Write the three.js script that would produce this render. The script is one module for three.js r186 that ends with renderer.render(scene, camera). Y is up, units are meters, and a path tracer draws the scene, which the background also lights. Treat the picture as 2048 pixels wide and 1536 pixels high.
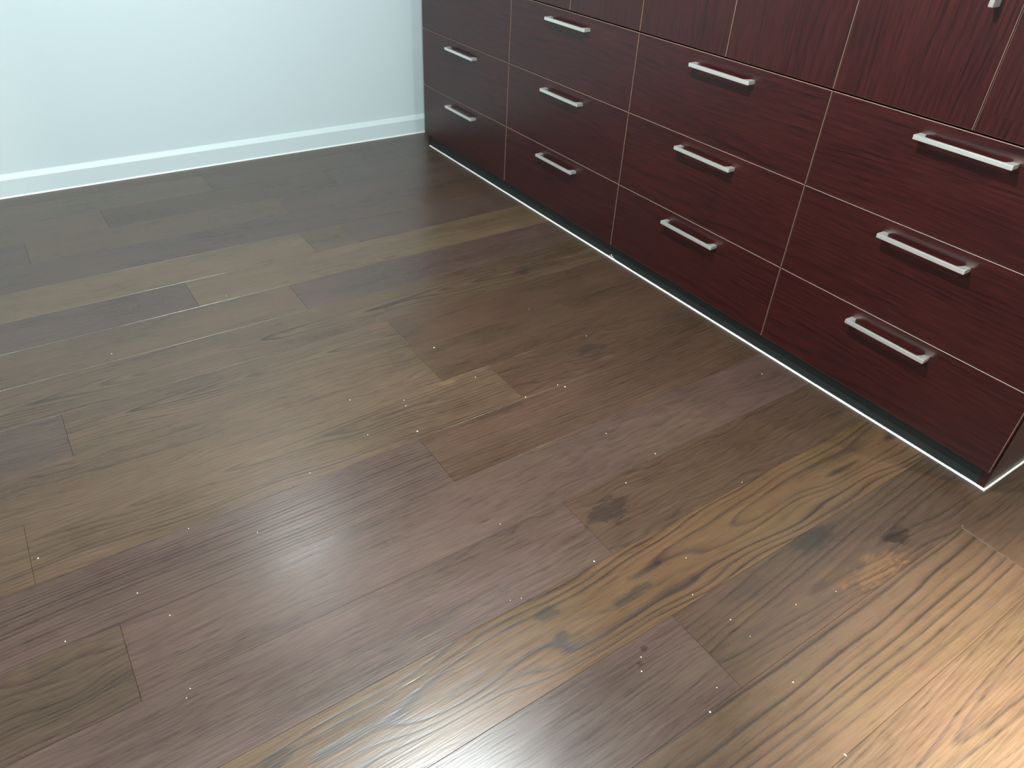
import * as THREE from 'three';
import { mergeGeometries, mergeVertices, toCreasedNormals } from 'three/addons/utils/BufferGeometryUtils.js';

// ---------------------------------------------------------------- camera, lights, exposure
// y up, metres. The drawer fronts stand in the plane x = 0, the back wall is z = 0, the floor y = 0.
const scene = new THREE.Scene();
scene.background = new THREE.Color(0x000000);
const camera = new THREE.PerspectiveCamera(55.263, 2048 / 1536, 0.05, 40);
{
  const fw = new THREE.Vector3(0.47265469, -0.59414338, -0.65083883);
  const rt = new THREE.Vector3(0.82785059, 0.04618375, 0.55904424);
  const up = new THREE.Vector3(0.30209426, 0.80303219, -0.51369092);
  camera.quaternion.setFromRotationMatrix(new THREE.Matrix4().makeBasis(rt, up, fw.clone().negate()));
  camera.position.set(-1.95308, 1.39937, 3.87773);
}
const renderer = new THREE.WebGLRenderer({ antialias: true });
renderer.toneMapping = THREE.LinearToneMapping;
renderer.toneMappingExposure = 1.0;
renderer.shadowMap.enabled = true;

const CEIL = 2.4;
const COOL = new THREE.Color().setRGB(0.90, 0.995, 1.0);
const WARM = new THREE.Color().setRGB(1.0, 0.94, 0.78);
// ceiling downlights: [x, z, colour, candela, cone half angle, penumbra, lens radius, label]
const LAMPS = [
  [-1.24, 2.64, COOL, 28, 1.5, 0.25, 0.055, 'cool white ceiling downlight in front of the tall drawer cabinets'],
  [-1.15, 0.6, COOL, 3.5, 1.5, 0.25, 0.055, 'cool white ceiling downlight close to the back wall'],
  [-2.5, 2.8, COOL, 13, 1.5, 0.25, 0.055, 'cool white ceiling downlight near the left wall'],
  [-1.2, 5.1, COOL, 13, 1.5, 0.25, 0.055, 'cool white ceiling downlight behind the camera position'],
  [-0.6, 4.3, WARM, 165, 0.40, 1.0, 0.05, 'warm narrow ceiling spotlight in front of the cabinet end'],
  [0.75, 4.8, WARM, 18, 1.5, 0.25, 0.05, 'warm ceiling downlight past the end of the cabinets'],
];

// ---------------------------------------------------------------- helpers
const used = new Map();
function numbered(n) {
  const k = used.get(n) || 0; used.set(n, k + 1);
  return k ? `${n}_${String(k).padStart(3, '0')}` : n;
}
function shade(m) { m.castShadow = true; m.receiveShadow = true; return m; }
function mesh(name, geo, mat, parent) {
  const m = shade(new THREE.Mesh(geo, mat)); m.name = name; (parent || scene).add(m); return m;
}
function tag(o, label, category, group) {
  o.userData.label = label; o.userData.category = category; if (group) o.userData.group = group; return o;
}
function structure(o, label, category) { o.userData.kind = 'structure'; return tag(o, label, category); }
function box(x0, x1, y0, y1, z0, z1) {
  const g = new THREE.BoxGeometry(x1 - x0, y1 - y0, z1 - z0);
  g.translate((x0 + x1) / 2, (y0 + y1) / 2, (z0 + z1) / 2); return g;
}
function rng(seed) {
  let a = seed >>> 0;
  return () => { a = (a + 0x6D2B79F5) | 0; let t = Math.imul(a ^ (a >>> 15), 1 | a); t = (t + Math.imul(t ^ (t >>> 7), 61 | t)) ^ t; return ((t ^ (t >>> 14)) >>> 0) / 4294967296; };
}
// gradient noise, about -1 .. 1
const PERM = new Uint8Array(512), GX = new Float32Array(256), GY = new Float32Array(256);
{
  const r = rng(7), p = [...Array(256).keys()];
  for (let i = 255; i > 0; i--) { const j = Math.floor(r() * (i + 1)); [p[i], p[j]] = [p[j], p[i]]; }
  for (let i = 0; i < 512; i++) PERM[i] = p[i & 255];
  for (let i = 0; i < 256; i++) { const a = i / 256 * Math.PI * 2; GX[i] = Math.cos(a) * 1.5; GY[i] = Math.sin(a) * 1.5; }
}
function noise(x, y, s = 0) {
  const xi = Math.floor(x), yi = Math.floor(y), fx = x - xi, fy = y - yi;
  const u = fx * fx * fx * (fx * (fx * 6 - 15) + 10), v = fy * fy * fy * (fy * (fy * 6 - 15) + 10);
  const X = xi & 255, Y = (yi + s * 31) & 255;
  const a = PERM[PERM[X] + Y], b = PERM[PERM[(X + 1) & 255] + Y], Y1 = (Y + 1) & 255;
  const c = PERM[PERM[X] + Y1], d = PERM[PERM[(X + 1) & 255] + Y1];
  const n0 = GX[a] * fx + GY[a] * fy, n1 = GX[b] * (fx - 1) + GY[b] * fy;
  const n2 = GX[c] * fx + GY[c] * (fy - 1), n3 = GX[d] * (fx - 1) + GY[d] * (fy - 1);
  const p = n0 + u * (n1 - n0), q = n2 + u * (n3 - n2);
  return p + v * (q - p);
}
const clamp = (v, a = 0, b = 1) => v < a ? a : v > b ? b : v;
const smooth = (a, b, v) => { const t = clamp((v - a) / (b - a)); return t * t * (3 - 2 * t); };
const SRGB = new Uint8Array(4096);
for (let i = 0; i < 4096; i++) { const l = i / 4095; SRGB[i] = Math.round(255 * (l <= 0.0031308 ? 12.92 * l : 1.055 * Math.pow(l, 1 / 2.4) - 0.055)); }
const enc = l => SRGB[Math.max(0, Math.min(4095, (l * 4095) | 0))];
function dataTexture(buf, w, h, srgb) {
  const t = new THREE.DataTexture(buf, w, h, THREE.RGBAFormat);
  t.wrapS = t.wrapT = THREE.RepeatWrapping; t.magFilter = THREE.LinearFilter; t.minFilter = THREE.LinearMipmapLinearFilter;
  t.generateMipmaps = true; t.anisotropy = 8; if (srgb) t.colorSpace = THREE.SRGBColorSpace; t.needsUpdate = true; return t;
}

// ---------------------------------------------------------------- materials
const M = {};
M.paint = new THREE.MeshStandardMaterial({ color: new THREE.Color().setRGB(0.67, 0.775, 0.805), roughness: 0.75 });
M.ceiling = new THREE.MeshStandardMaterial({ color: new THREE.Color().setRGB(0.82, 0.83, 0.83), roughness: 0.9 });
M.trim = new THREE.MeshStandardMaterial({ color: new THREE.Color().setRGB(0.70, 0.80, 0.82), roughness: 0.45 });
M.sealant = new THREE.MeshStandardMaterial({ color: new THREE.Color().setRGB(0.88, 0.89, 0.87), roughness: 0.35 });
M.metal = new THREE.MeshStandardMaterial({ color: new THREE.Color().setRGB(0.90, 0.90, 0.86), metalness: 0.9, roughness: 0.5 });
M.kick = new THREE.MeshStandardMaterial({ color: new THREE.Color().setRGB(0.016, 0.021, 0.019), roughness: 0.45 });
M.band = new THREE.MeshStandardMaterial({ color: new THREE.Color().setRGB(0.27, 0.165, 0.125), roughness: 0.45 });
M.carcass = new THREE.MeshStandardMaterial({ color: new THREE.Color().setRGB(0.012, 0.005, 0.004), roughness: 0.6 });
M.subfloor = new THREE.MeshStandardMaterial({ color: new THREE.Color().setRGB(0.03, 0.022, 0.016), roughness: 0.9 });
M.housing = new THREE.MeshStandardMaterial({ color: new THREE.Color().setRGB(0.75, 0.75, 0.75), roughness: 0.5 });
M.crumb = new THREE.MeshStandardMaterial({ color: new THREE.Color().setRGB(0.78, 0.74, 0.64), roughness: 0.8 });

// dark red mahogany laminate: grain runs along texture u, 1.2 m by 0.6 m
function mahogany(seed) {
  const W = 1024, H = 768, c = new Uint8Array(W * H * 4), b = new Uint8Array(W * H * 4);
  for (let j = 0; j < H; j++) for (let i = 0; i < W; i++) {
    const x = i / W * 1.2, y = j / H * 0.6, o = (j * W + i) * 4;
    const edge = smooth(0, 0.06, Math.min(x, 1.2 - x));
    const yy = y + 0.012 * noise(x * 2.2, y * 5, seed) + 0.004 * noise(x * 7, y * 16, seed + 1);
    const F = yy * 46 + 1.7 * noise(x * 1.3, yy * 7, seed + 2);
    const fr = F - Math.floor(F), line = fr < 0.75 ? Math.pow(fr / 0.75, 2) : (1 - fr) / 0.25;
    const st = noise(x * 9, y * 330, seed + 3) * 0.6 + noise(x * 22, y * 640, seed + 4) * 0.4;
    const bl = noise(x * 2.5, y * 9, seed + 5);
    let v = 1 + 0.16 * bl * edge - 0.45 * line * (0.6 + 0.6 * noise(x * 3, y * 40, seed + 6)) + 0.8 * st;
    v = Math.max(0.25, v);
    c[o] = enc(0.038 * v); c[o + 1] = enc(0.005 * v * (1 + 0.12 * bl)); c[o + 2] = enc(0.005 * v); c[o + 3] = 255;
    const h = clamp(0.6 + 0.35 * st - 0.2 * line) * 255; b[o] = b[o + 1] = b[o + 2] = h; b[o + 3] = 255;
  }
  return new THREE.MeshPhysicalMaterial({ ior: 1.52, map: dataTexture(c, W, H, true), bumpMap: dataTexture(b, W, H), bumpScale: 0.00003, roughness: 0.32 });
}
M.mahogany = [mahogany(11), mahogany(40)];

// ---------------------------------------------------------------- room shell
const RX0 = -5.2, RX1 = 2.6, RZ1 = 6.2, T = 0.12;
structure(mesh('wall_back', box(RX0 - T, RX1 + T, -0.05, CEIL, -T, 0), M.paint), 'pale cool white painted wall behind the cabinets', 'wall');
structure(mesh('wall_left', box(RX0 - T, RX0, -0.05, CEIL, 0, RZ1), M.paint), 'white painted side wall left of the frame', 'wall');
structure(mesh('wall_right', box(RX1, RX1 + T, -0.05, CEIL, 0, RZ1), M.paint), 'white painted side wall right of the frame', 'wall');
structure(mesh('wall_front', box(RX0 - T, RX1 + T, -0.05, CEIL, RZ1, RZ1 + T), M.paint), 'white painted wall behind the viewer', 'wall');
structure(mesh('ceiling', box(RX0 - T, RX1 + T, CEIL, CEIL + T, -T, RZ1 + T), M.ceiling), 'flat white ceiling with round downlights', 'ceiling');
{
  // skirting board with a splayed top
  const s = new THREE.Shape();
  s.moveTo(0, 0); s.lineTo(0.016, 0); s.lineTo(0.016, 0.0775); s.quadraticCurveTo(0.016, 0.0790, 0.0150, 0.0805); s.lineTo(0.0035, 0.1000); s.quadraticCurveTo(0.0028, 0.1010, 0.0015, 0.1010); s.lineTo(0, 0.1010); s.lineTo(0, 0);
  const g = new THREE.ExtrudeGeometry(s, { depth: RX1 - RX0, bevelEnabled: false, curveSegments: 6 });
  g.rotateY(-Math.PI / 2); g.scale(1, 1, 1);   // profile x -> z, length -> -x
  g.translate(RX1, 0.0005, 0);
  structure(mesh('baseboard_back', g, M.trim), 'white skirting board along the foot of the back wall', 'baseboard');
  const q = new THREE.Shape(); q.moveTo(0, 0); q.lineTo(0.005, 0); q.quadraticCurveTo(0.0035, 0.0035, 0, 0.006); q.lineTo(0, 0);
  const h = new THREE.ExtrudeGeometry(q, { depth: RX1 - RX0, bevelEnabled: false, curveSegments: 5 });
  h.rotateY(-Math.PI / 2); h.translate(RX1, 0.0003, 0.016);
  structure(mesh('trim_1', h, M.sealant), 'thin white sealant line under the skirting board', 'sealant');
}

// ---------------------------------------------------------------- floor of long oak planks
const PW = 0.2090, PO = 3.0560;              // plank width; z of seam 0 (seam i lies at PO - i * PW)
const BROWN = [0.094, 0.059, 0.036], PURPLE = [0.102, 0.067, 0.050], OLIVE = [0.118, 0.079, 0.046], YELLOW = [0.152, 0.106, 0.058];
const GOLD = [0.136, 0.083, 0.040], DARK = [0.090, 0.061, 0.039], RED = [0.092, 0.055, 0.034], TAN = [0.116, 0.077, 0.046];
// rows by the number of their nearer seam: x of the butt joints, then one entry per plank from left to right:
// [tone, kind, lines per metre, contrast, centre of figure (share of width), heart x]
const ROWS = {
  '-5': { j: [-1.5, 0.3], p: [[BROWN, 's', 60, 0.3], [TAN, 's', 70, 0.3], [BROWN, 's', 60, 0.3]] },
  '-4': { j: [-2.2, -0.05], p: [[TAN, 's', 70, 0.3], [TAN, 'c', 60, 0.34, 0.5, -0.5], [TAN, 's', 60, 0.3]] },
  '-3': { j: [-2.3, -0.17], p: [[BROWN, 's', 40, 0.3], [TAN, 'w', 36, 0.55], [BROWN, 's', 60, 0.22]] },
  '-2': { j: [-1.021, 0.9], p: [[PURPLE, 'k', 90, 0.22], [BROWN, 'c', 46, 0.34, 0.62, -0.74], [BROWN, 's', 60, 0.3]] },
  '-1': { j: [-2.9, 0.5], p: [[GOLD, 's', 60, 0.4], [GOLD, 'g', 40, 0.62, 0.42, -1.2], [BROWN, 's', 60, 0.3]] },
  '0': { j: [-1.019, 0.7], p: [[PURPLE, 'k', 70, 0.2], [BROWN, 'k', 80, 0.26], [BROWN, 's', 60, 0.3]] },
  '1': { j: [-2.063, 0.3], p: [[DARK, 'k', 90, 0.4], [PURPLE, 'k', 60, 0.16], [BROWN, 's', 60, 0.3]] },
  '2': { j: [-1.222, 0.9], p: [[PURPLE, 's', 95, 0.55], [RED, 's', 70, 0.24], [BROWN, 's', 60, 0.3]] },
  '3': { j: [-0.85, 0.6], p: [[OLIVE, 'c', 70, 0.48, 0.35, -1.75], [RED, 'k', 70, 0.22], [BROWN, 's', 60, 0.3]] },
  '4': { j: [-1.024, -0.396], p: [[OLIVE, 'k', 70, 0.24], [BROWN, 's', 80, 0.26], [RED, 'k', 70, 0.24]] },
  '5': { j: [-2.057, -1.012], p: [[PURPLE, 'k', 80, 0.2], [OLIVE, 'c', 80, 0.55, 0.45, -1.35], [RED, 's', 80, 0.24]] },
  '6': { j: [-2.7, 0.4], p: [[PURPLE, 'k', 60, 0.2], [OLIVE, 'c', 75, 0.55, 0.55, -0.85], [BROWN, 's', 60, 0.3]] },
  '7': { j: [-1.222, 0.5], p: [[OLIVE, 's', 70, 0.22], [PURPLE, 'k', 60, 0.18], [BROWN, 's', 60, 0.3]] },
  '8': { j: [-1.551, 0.2], p: [[PURPLE, 'k', 70, 0.22], [YELLOW, 's', 90, 0.34], [BROWN, 's', 60, 0.3]] },
  '9': { j: [-1.022, -0.835], p: [[YELLOW, 'k', 70, 0.18], [OLIVE, 'k', 60, 0.2], [PURPLE, 's', 80, 0.22]] },
  '10': { j: [-2.5, -0.388], p: [[PURPLE, 'k', 60, 0.2], [PURPLE, 'k', 60, 0.18], [BROWN, 's', 70, 0.22]] },
  '11': { j: [-2.013, -0.977], p: [[PURPLE, 's', 60, 0.2], [OLIVE, 's', 70, 0.22], [PURPLE, 'k', 60, 0.2]] },
  '12': { j: [-1.695, -0.65], p: [[OLIVE, 's', 60, 0.2], [BROWN, 's', 70, 0.22], [PURPLE, 'k', 60, 0.2]] },
  '13': { j: [-1.2, 0.1], p: [[OLIVE, 's', 70, 0.26], [BROWN, 's', 70, 0.26], [BROWN, 's', 60, 0.3]] },
  '14': { j: [-2.2, -0.7], p: [[BROWN, 's', 60, 0.3], [BROWN, 's', 70, 0.2], [BROWN, 's', 60, 0.3]] },
};
// marks in the wood: [x, z, half length, half width, colour factor r, g, b, roughness of the outline]
const MARKS = [
  [-0.929, 2.937, 0.075, 0.040, 0.52, 0.58, 0.68, 1.0], [-0.544, 3.290, 0.085, 0.034, 0.48, 0.56, 0.64, 0.6], [-0.352, 3.404, 0.045, 0.024, 0.38, 0.34, 0.30, 1.0],
  [-0.500, 3.440, 0.095, 0.036, 1.75, 1.65, 1.3, 1.0], [-0.400, 3.450, 0.050, 0.016, 1.40, 1.32, 1.1, 1.0], [-1.134, 3.295, 0.010, 0.008, 0.50, 0.48, 0.50, 0.3],
  [-1.166, 3.317, 0.008, 0.007, 0.55, 0.52, 0.55, 0.3], [-1.881, 3.098, 0.034, 0.020, 0.55, 0.58, 0.58, 0.8], [-1.261, 3.112, 0.030, 0.022, 0.55, 0.64, 0.80, 0.9],
  [-1.268, 3.177, 0.018, 0.016, 0.62, 0.66, 0.80, 0.9], [-1.050, 3.172, 0.060, 0.014, 0.55, 0.66, 0.85, 0.9], [-0.985, 3.135, 0.060, 0.010, 0.58, 0.68, 0.85, 0.9],
  [-0.496, 2.318, 0.060, 0.035, 0.66, 0.76, 0.86, 1.0], [-0.040, 2.300, 0.080, 0.030, 0.85, 0.98, 1.15, 1.0], [-0.357, 1.725, 0.055, 0.030, 0.62, 0.76, 0.82, 1.0],
  [-0.560, 0.471, 0.080, 0.100, 0.82, 0.94, 0.98, 0.4], [-1.512, 0.846, 0.070, 0.050, 0.80, 0.92, 0.95, 0.9], [-0.667, 2.742, 0.22, 0.08, 1.14, 1.14, 1.16, 1.0],
  [-0.473, 2.385, 0.030, 0.018, 1.25, 1.35, 1.5, 1.0], [-0.866, 3.360, 0.060, 0.030, 1.22, 1.20, 1.0, 1.0], [-0.946, 2.437, 0.12, 0.022, 0.74, 0.76, 0.78, 1.0],
  [-1.014, 2.233, 0.030, 0.014, 1.30, 1.25, 1.0, 0.7], [-0.60, 3.40, 0.05, 0.04, 1.18, 1.1, 0.95, 1.0], [-0.80, 3.30, 0.09, 0.03, 0.80, 0.80, 0.84, 1.0],
];
const RW = 2048, RH = 176, RLEN = 2.5;
function hash1(n, s) { const v = Math.sin(n * 127.1 + s * 311.7) * 43758.5453; return v - Math.floor(v); }
function rowMaterial(row) {
  const spec = ROWS[row], x0 = row <= -2 ? -1.95 : -2.42, z0 = PO - (row + 1) * PW;   // texture v = 0 at the far edge
  const c = new Uint8Array(RW * RH * 4), b = new Uint8Array(RW * RH * 4), r = new Uint8Array(RW * RH * 4);
  const marks = MARKS.filter(m => m[1] + m[3] * 1.6 > z0 && m[1] - m[3] * 1.6 < z0 + PW && Math.floor((PO - m[1]) / PW) === row);
  const s = row + 20;
  for (let j = 0; j < RH; j++) {
    const zl = (j + 0.5) / RH * PW, z = z0 + zl;
    for (let i = 0; i < RW; i++) {
      const x = x0 + (i + 0.5) / RW * RLEN, o = (j * RW + i) * 4;
      let k = 0; while (k < spec.j.length && x > spec.j[k]) k++;
      const [tone, kind, freq, con, fc, fx] = spec.p[k], q = s * 3 + k * 7;
      const w1 = noise(x * 1.1 + q, z * 5, q), w2 = noise(x * 4 + q, z * 15, q + 1);
      let F, fine = 1, sharp = 2.2;
      if (kind === 's') F = (zl + 0.020 * w1 + 0.004 * w2) * freq;
      else if (kind === 'w') { F = (zl + 0.022 * w1 + 0.005 * w2 + 0.012 * Math.sin(x * 2.1)) * freq + 1.1 * noise(zl * 14 + 3, x * 0.35, q + 12); sharp = 4.5; fine = 0.6; }
      else if (kind === 'k') F = (zl + 0.040 * w1 + 0.014 * w2) * freq * 0.8 + 0.8 * noise(x * 9, z * 22, q + 2);
      else {
        const d = (zl + 0.016 * w1 + 0.006 * w2) / PW - fc, far = Math.abs(x - fx);
        F = freq * PW * (Math.sqrt(d * d * 1.1 + 0.010 + 0.05 * Math.min(0.6, far * far * 0.25)) * 1.25) - (x - fx) * (kind === 'g' ? 2.6 : 4.2) + 0.6 * w2;
        if (kind === 'g') { F += 1.0 * noise(x * 3.2, z * 16, q + 3); sharp = 3.4; fine = 0.8; }
      }
      const id = Math.floor(F), fr = F - id, h = hash1(id, q);
      const line = (fr < 0.82 ? Math.pow(fr / 0.82, sharp) : (1 - fr) / 0.18) * (0.25 + 0.75 * h);
      const st = noise(x * 7 + q, z * 300, q + 4) * 0.6 + noise(x * 16, z * 620, q + 5) * 0.4;
      const pore = Math.max(0, noise(x * 24 + q, z * 480, q + 6) - 0.28) * (0.35 + 0.65 * line);
      const bl = noise(x * 2.0 + q, z * 7, q + 7) * 0.6 + noise(x * 6, z * 20 + q, q + 8) * 0.3 + noise(x * 22, z * 40, q + 9) * 0.16;
      const ti = noise(x * 2.6 + q, z * 9, q + 10) + 0.4 * noise(x * 9, z * 25, q + 11);
      const v = Math.max(0.3, 1.08 + 0.30 * bl - 1.5 * con * line + 0.32 * st * fine - 1.1 * pore);
      let R = 0.73 * tone[0] * v * (1 + 0.045 * ti), G = 0.66 * tone[1] * v * (1 - 0.012 * ti), B = 0.65 * tone[2] * v * (1 + 0.05 * ti + (kind === 'g' ? 0.40 * line : 0.10 * line));
      for (const m of marks) {
        const dx = (x - m[0]) / m[2], dz = (z - m[1]) / m[3];
        if (dx * dx + dz * dz > 4) continue;
        const d = Math.sqrt(dx * dx + dz * dz) + m[7] * (0.45 * noise(x * 22, z * 44, 90) + 0.30 * noise(x * 60, z * 160, 91) + 0.2 * noise(x * 14, z * 330, 92));
        const a = 1 - smooth(0.55, 1.15, d);
        R *= 1 + (m[4] - 1) * a; G *= 1 + (m[5] - 1) * a; B *= 1 + (m[6] - 1) * a;
      }
      c[o] = enc(R); c[o + 1] = enc(G); c[o + 2] = enc(B); c[o + 3] = 255;
      const hgt = clamp(0.62 + 0.22 * st - 0.45 * line * Math.min(1, con * 1.8) - 0.7 * pore);
      b[o] = b[o + 1] = b[o + 2] = hgt * 255; b[o + 3] = 255;
      const ro = clamp(0.30 + 0.05 * bl + 0.05 * st + 0.12 * line * con); r[o] = r[o + 1] = r[o + 2] = ro * 255; r[o + 3] = 255;
    }
  }
  const m = new THREE.MeshPhysicalMaterial({ map: dataTexture(c, RW, RH, true), bumpMap: dataTexture(b, RW, RH), bumpScale: 0.0003, roughnessMap: dataTexture(r, RW, RH), roughness: 1.0, ior: 1.66 });
  m.userData = { x0, z0 }; return m;
}
const floor = structure(mesh('floor', box(RX0, RX1, -0.05, -0.014, 0, RZ1), M.subfloor), 'dark brown engineered oak plank floor', 'floor');
function plankGeometry(xa, xb, za, zb, ux, uz) {   // box with a fine chamfer on the upper edges, uv in row texture space
  const c = 0.00045, g = 0.00025, y0 = -0.014, P = [], I = [];
  xa += g; xb -= g; za += g; zb -= g;
  const ring = (y, d) => [[xa + d, y, za + d], [xb - d, y, za + d], [xb - d, y, zb - d], [xa + d, y, zb - d]];
  const top = ring(0, c), mid = ring(-c, 0), bot = ring(y0, 0);
  const quad = (a, b, d, e) => { const n = P.length; P.push(a, b, d, e); I.push(n, n + 1, n + 2, n, n + 2, n + 3); };
  quad(top[3], top[2], top[1], top[0]);
  for (let i = 0; i < 4; i++) { const j = (i + 1) % 4; quad(top[i], top[j], mid[j], mid[i]); quad(mid[i], mid[j], bot[j], bot[i]); }
  quad(bot[0], bot[1], bot[2], bot[3]);
  const geo = new THREE.BufferGeometry();
  geo.setAttribute('position', new THREE.Float32BufferAttribute(P.flat(), 3));
  geo.setAttribute('uv', new THREE.Float32BufferAttribute(P.flatMap(p => [(p[0] - ux) / RLEN, (p[2] - uz) / PW]), 2));
  geo.setIndex(I); geo.computeVertexNormals(); return geo;
}
{
  const mats = {};
  for (const k of Object.keys(ROWS)) mats[k] = rowMaterial(+k);
  const r = rng(5);
  for (let row = 14; ; row--) {
    const zb = PO - row * PW, za = Math.max(0.0005, zb - PW);
    if (za > RZ1) break;
    const key = ROWS[row] ? row : -5 + ((-row) % 4);         // rows out of sight borrow a texture
    const spec = ROWS[key], m = mats[key], xs = [...spec.j];
    while (xs[0] - 1.9 > RX0) xs.unshift(xs[0] - 1.3 - 0.6 * r());
    while (xs[xs.length - 1] + 1.9 < RX1) xs.push(xs[xs.length - 1] + 1.3 + 0.6 * r());
    xs.unshift(RX0); xs.push(RX1);
    for (let i = 0; i + 1 < xs.length; i++)
      mesh(numbered('plank'), plankGeometry(xs[i], xs[i + 1], za, Math.min(zb, RZ1), m.userData.x0, zb - PW), m, floor);
  }
}

// ---------------------------------------------------------------- the wall of drawer cabinets
const CW = 0.8, CZ0 = 0.2277, CTOP = 2.16, DEPTH = 0.6;
const YS = [0.0714, 0.3337, 0.6111, 0.8834];
const GAP = 0.0013, CH = 0.0013, TH = 0.018;
// a front panel with a chamfered face; local origin at its lower left front corner seen from the room, z along its width
function panelGeometry(w, h, vertical, seed) {
  const r = rng(seed), ou = r(), ov = r(), P = [], I = [], U = [];
  const ring = (x, d) => [[x, d, d], [x, d, w - d], [x, h - d, w - d], [x, h - d, d]];
  const A = ring(0, CH), B = ring(CH, 0), C = ring(TH, 0);
  const uv = p => vertical ? [p[1] / 1.2 + ou, p[2] / 0.6 + ov] : [p[2] / 1.2 + ou, p[1] / 0.6 + ov];
  const quad = (a, b, d, e) => { const n = P.length; P.push(a, b, d, e); for (const p of [a, b, d, e]) { const t = uv(p); U.push(t[0] + p[0] / 1.2, t[1] + p[0] / 0.6); } I.push(n, n + 1, n + 2, n, n + 2, n + 3); };
  quad(A[0], A[1], A[2], A[3]);
  for (let i = 0; i < 4; i++) { const j = (i + 1) % 4; quad(A[j], A[i], B[i], B[j]); quad(B[j], B[i], C[i], C[j]); }
  quad(C[3], C[2], C[1], C[0]);
  const g = new THREE.BufferGeometry();
  g.setAttribute('position', new THREE.Float32BufferAttribute(P.flat(), 3)); g.setAttribute('uv', new THREE.Float32BufferAttribute(U, 2));
  g.setIndex(I); g.computeVertexNormals(); return g;
}
// the paler line of the edge banding, a slim closed strip round the face
function bandGeometry(w, h) {
  const e = 0.00012, P = [], I = [];
  const ring = (x, d) => [[x, d, d], [x, d, w - d], [x, h - d, w - d], [x, h - d, d]];
  const A = ring(-e, CH - e), B = ring(CH - e, -e), C = ring(CH + 0.0004, CH * 0.6);
  const quad = (a, b, d, f) => { const n = P.length; P.push(a, b, d, f); I.push(n, n + 1, n + 2, n, n + 2, n + 3); };
  for (let i = 0; i < 4; i++) { const j = (i + 1) % 4; quad(A[j], A[i], B[i], B[j]); quad(B[j], B[i], C[i], C[j]); quad(C[j], C[i], A[i], A[j]); }
  const g = new THREE.BufferGeometry();
  g.setAttribute('position', new THREE.Float32BufferAttribute(P.flat(), 3)); g.setIndex(I); g.computeVertexNormals(); return g;
}
// bow handle: flat bar on two wide feet, the inner corners rounded; length along z, standing off towards -x
function handleGeometry(len) {
  const a = len / 2, d = 0.032, t = 0.0085, f = 0.0215, s = new THREE.Shape();
  s.moveTo(-a + 0.001, 0); s.lineTo(-a, -d + 0.003); s.quadraticCurveTo(-a, -d, -a + 0.003, -d);
  s.lineTo(a - 0.003, -d); s.quadraticCurveTo(a, -d, a, -d + 0.003); s.lineTo(a - 0.001, 0);
  s.lineTo(a - f + 0.004, 0); s.quadraticCurveTo(a - f, -d + t + 0.004, a - f - 0.008, -d + t);
  s.lineTo(-a + f + 0.008, -d + t); s.quadraticCurveTo(-a + f, -d + t + 0.004, -a + f - 0.004, 0); s.lineTo(-a + 0.001, 0);
  const hh = 0.0115;
  const g = new THREE.ExtrudeGeometry(s, { depth: hh - 0.002, bevelEnabled: true, bevelThickness: 0.001, bevelSize: 0.001, bevelOffset: -0.001, bevelSegments: 2, curveSegments: 5 });
  g.translate(0, 0, -(hh - 0.002) / 2);
  // shape x -> z, shape y -> x, depth -> y
  g.applyMatrix4(new THREE.Matrix4().set(0, 1, 0, 0, 0, 0, 1, 0, 1, 0, 0, 0, 0, 0, 0, 1));
  return toCreasedNormals(g, 0.6);
}
const HLEN = 0.254, HANDLE = handleGeometry(HLEN);
const DOORHANDLE = HANDLE.clone().rotateX(Math.PI / 2);
const UNIT = [
  'dark mahogany drawer cabinet at the far end, nearest the white wall',
  'dark mahogany drawer cabinet second from the white wall',
  'dark mahogany drawer cabinet third from the white wall',
  'dark mahogany drawer cabinet nearest the viewer, at the free end of the row',
];
const bandDrawer = [0, 1, 2].map(k => bandGeometry(CW - 2 * GAP, YS[k + 1] - YS[k] - (k === 2 ? 2 : 2) * GAP));
const doorY0 = YS[3] + 0.0035, doorH = CTOP - doorY0, doorW = CW / 2 - 2 * GAP, bandDoor = bandGeometry(doorW, doorH);
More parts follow.
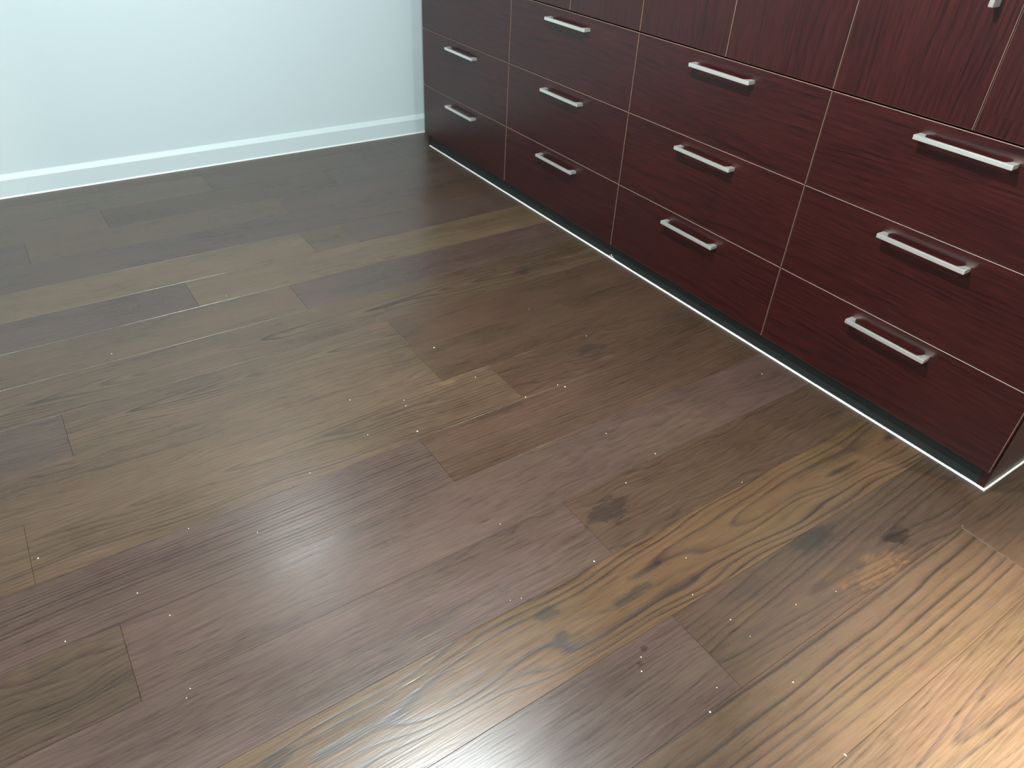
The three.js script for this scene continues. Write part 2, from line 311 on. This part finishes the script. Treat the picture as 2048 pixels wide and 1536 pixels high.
for (let n = 0; n < 4; n++) {
  const z0 = CZ0 + n * CW, unit = new THREE.Group();
  unit.name = numbered('drawer_cabinet'); unit.position.set(0, 0, z0); scene.add(unit);
  tag(unit, UNIT[n], 'cabinet', 'row of mahogany drawer cabinets');
  const x1 = 0.022, side = 0.018, low = [n === 0 ? 0 : YS[0], n === 3 ? 0 : YS[0]], mh = M.mahogany[n % 2];
  // carcass
  mesh('side_panel', box(x1, DEPTH, low[0], CTOP, 0.0005, side), n === 0 ? mh : M.carcass, unit);
  {
    const g = box(x1, DEPTH, low[1], CTOP, CW - side, CW - (n === 3 ? -0.0015 : 0.0005)), p = g.attributes.position, u = g.attributes.uv;
    for (let i = 0; i < p.count; i++) u.setXY(i, p.getY(i) / 1.2 + 0.3, p.getX(i) / 0.6 + 0.1);
    mesh('side_panel', g, n === 3 ? mh : M.carcass, unit);
  }
  mesh('bottom_panel', box(x1 + 0.001, DEPTH, YS[0], YS[0] + 0.016, side, CW - side), M.carcass, unit);
  mesh('top_panel', box(x1 + 0.001, DEPTH, CTOP - 0.016, CTOP, side, CW - side), M.carcass, unit);
  mesh('back_panel', box(DEPTH - 0.01, DEPTH, YS[0] + 0.016, CTOP - 0.016, side, CW - side), M.carcass, unit);
  mesh('inner_panel', box(x1 + 0.001, x1 + 0.012, YS[0] + 0.016, CTOP - 0.016, side, CW - side), M.carcass, unit);
  for (let k = 0; k < 3; k++) {
    const h = YS[k + 1] - YS[k] - 2 * GAP, w = CW - 2 * GAP;
    const d = mesh('drawer', panelGeometry(w, h, false, 100 + n * 10 + k), M.mahogany[(n + k) % 2], unit);
    d.position.set(0, YS[k] + GAP, GAP);
    const b = mesh('edge_band', bandDrawer[k], M.band, d); b.userData.label = 'pale edge line round the drawer front';
    const hd = mesh('handle', HANDLE, M.metal, d); hd.position.set(0, h - 0.0405, w / 2 + 0.006); hd.userData.label = 'brushed nickel bow handle';
  }
  for (let k = 0; k < 2; k++) {
    const d = mesh('door', panelGeometry(doorW, doorH, true, 200 + n * 10 + k), M.mahogany[(n + k) % 2], unit);
    d.position.set(0, doorY0, k * CW / 2 + GAP);
    mesh('edge_band', bandDoor, M.band, d).userData.label = 'pale edge line round the door';
    const hd = mesh('handle', DOORHANDLE, M.metal, d); hd.userData.label = 'brushed nickel bow handle set upright';
    hd.position.set(0, 0.262 + HLEN / 2, k ? 0.055 : doorW - 0.055);
  }
}
tag(mesh('kickboard', box(0.0235, 0.0395, 0, YS[0] - 0.001, CZ0 + 0.019, CZ0 + 4 * CW - 0.019), M.kick), 'long dark grey kickboard under the mahogany drawers', 'kickboard');
{
  // white silicone bead along the kickboard and round the end panel
  const bead = (len, seed) => {
    const n = Math.round(len / 0.02), pos = [], idx = [], prof = [[0, 0], [-0.0062, 0], [-0.0052, 0.0028], [-0.0025, 0.0052], [0, 0.0066]];
    for (let i = 0; i <= n; i++) { const t = i / n * len, k = 1 + 0.10 * noise(t * 9, seed, 70) + 0.06 * noise(t * 40, seed, 71); for (const [a, b] of prof) pos.push(a * k, b * k, t); }
    const m = prof.length;
    for (let i = 0; i < n; i++) for (let j = 0; j < m; j++) { const a = i * m + j, b = i * m + (j + 1) % m; idx.push(a, b, a + m, b, b + m, a + m); }
    for (let j = 1; j + 1 < m; j++) { idx.push(0, j + 1, j); const e = n * m; idx.push(e, e + j, e + j + 1); }
    const g = new THREE.BufferGeometry(); g.setAttribute('position', new THREE.Float32BufferAttribute(pos, 3)); g.setIndex(idx); g.computeVertexNormals(); return g;
  };
  const zE = CZ0 + 4 * CW + 0.0015;
  const a = bead(zE + 0.006 - CZ0 - 0.012, 1); a.translate(0.0232, 0.0002, CZ0 + 0.012);
  const b = bead(DEPTH - 0.02, 5); b.rotateY(Math.PI / 2); b.translate(0.019, 0.0002, zE);   // runs along +x
  const smears = [[0.010, 1.808, 0.0040, 0.0016], [0.013, 1.818, 0.0070, 0.0020], [0.010, 1.826, 0.0050, 0.0016], [0.006, 1.834, 0.0030, 0.0050]].map(([y, z, hy, hz]) => {
    const g = new THREE.IcosahedronGeometry(1, 2); g.scale(0.0005, hy, hz); g.rotateX(-0.3); g.translate(0.0234, y, z);   // wiped silicone on the board
    g.deleteAttribute('uv'); return mergeVertices(g);
  });
  structure(mesh('trim_2', mergeGeometries([a, b, ...smears]), M.sealant), 'white silicone bead sealing the kickboard and end panel to the floor', 'sealant');
}

// ---------------------------------------------------------------- crumbs on the planks
{
  const at = [[-1.874, 1.547], [-1.447, 1.354], [-1.316, 2.161], [-1.34, 2.338], [-1.21, 2.398], [-1.175, 2.246], [-1.183, 2.274], [-0.954, 2.039], [-0.922, 2.255], [-0.524, 1.99], [-0.716, 2.424], [-0.702, 2.445], [-0.843, 2.425], [-0.451, 2.242], [-0.825, 2.882], [-0.673, 2.836], [-0.737, 2.692], [-0.545, 3.05], [-1.074, 3.049], [-0.873, 3.161], [-1.286, 3.044], [-1.311, 3.035], [-1.154, 3.307], [-0.939, 3.249], [-0.915, 3.345], [-0.911, 3.399], [-1.119, 3.476], [-1.067, 3.446], [-1.176, 3.333], [-0.752, 3.399], [-0.92, 3.525], [-0.638, 3.426], [-0.959, 3.682], [-0.163, 3.474], [-0.082, 2.725], [-1.866, 2.437], [-1.728, 2.536], [-1.967, 2.671], [-2.013, 2.573], [-1.977, 2.87], [-1.988, 2.887], [-2.166, 2.623], [-2.183, 2.35], [-1.54, 2.403], [-1.202, 2.827]];
  const r = rng(31), gs = at.map(([x, z]) => {
    const g = new THREE.IcosahedronGeometry(1, 0), p = g.attributes.position, k = 0.0012 + 0.0009 * r();
    const sx = 0.8 + 0.9 * r(), sy = 0.45 + 0.3 * r(), sz = 0.7 + 0.5 * r();
    for (let i = 0; i < p.count; i++) p.setXYZ(i, p.getX(i) * sx * k, p.getY(i) * sy * k, p.getZ(i) * sz * k);
    g.rotateY(r() * 6.28); g.translate(x, k * sy * 0.86, z); g.computeVertexNormals(); return g;
  });
  const o = mesh('dust_crumbs', mergeGeometries(gs), M.crumb);
  tag(o, 'tiny pale crumbs and grit scattered over the planks', 'crumbs'); o.userData.kind = 'stuff';
}

// ---------------------------------------------------------------- ceiling downlights
for (const [x, z, col, cd, angle, pen, rad, label] of LAMPS) {
  const g = new THREE.Group(); g.name = numbered('downlight'); g.position.set(x, CEIL, z); scene.add(g);
  tag(g, label, 'downlight');
  const ring = new THREE.LatheGeometry([[rad, -0.001], [rad, -0.006], [rad + 0.004, -0.009], [rad + 0.018, -0.006], [rad + 0.022, -0.0005], [rad, -0.0005]].map(p => new THREE.Vector2(...p)), 40);
  mesh('trim_ring', ring, M.housing, g);
  const lens = new THREE.CylinderGeometry(rad, rad, 0.003, 40); lens.translate(0, -0.002, 0);
  mesh('lens', lens, new THREE.MeshStandardMaterial({ color: 0xffffff, emissive: col, emissiveIntensity: 4, roughness: 0.6 }), g);
  const l = new THREE.SpotLight(col, cd, 0, angle, pen, 2);
  l.name = 'lamp_light'; l.position.set(0, -0.014, 0); l.target.position.set(0, -2.4, 0); l.castShadow = true;
  l.shadow.radius = rad / 0.02; l.shadow.mapSize.set(2048, 2048); l.shadow.bias = -0.0005;
  l.shadow.camera.near = 0.02; l.shadow.camera.far = 8;
  l.target.name = 'lamp_target'; g.add(l); g.add(l.target);
}
renderer.render(scene, camera);
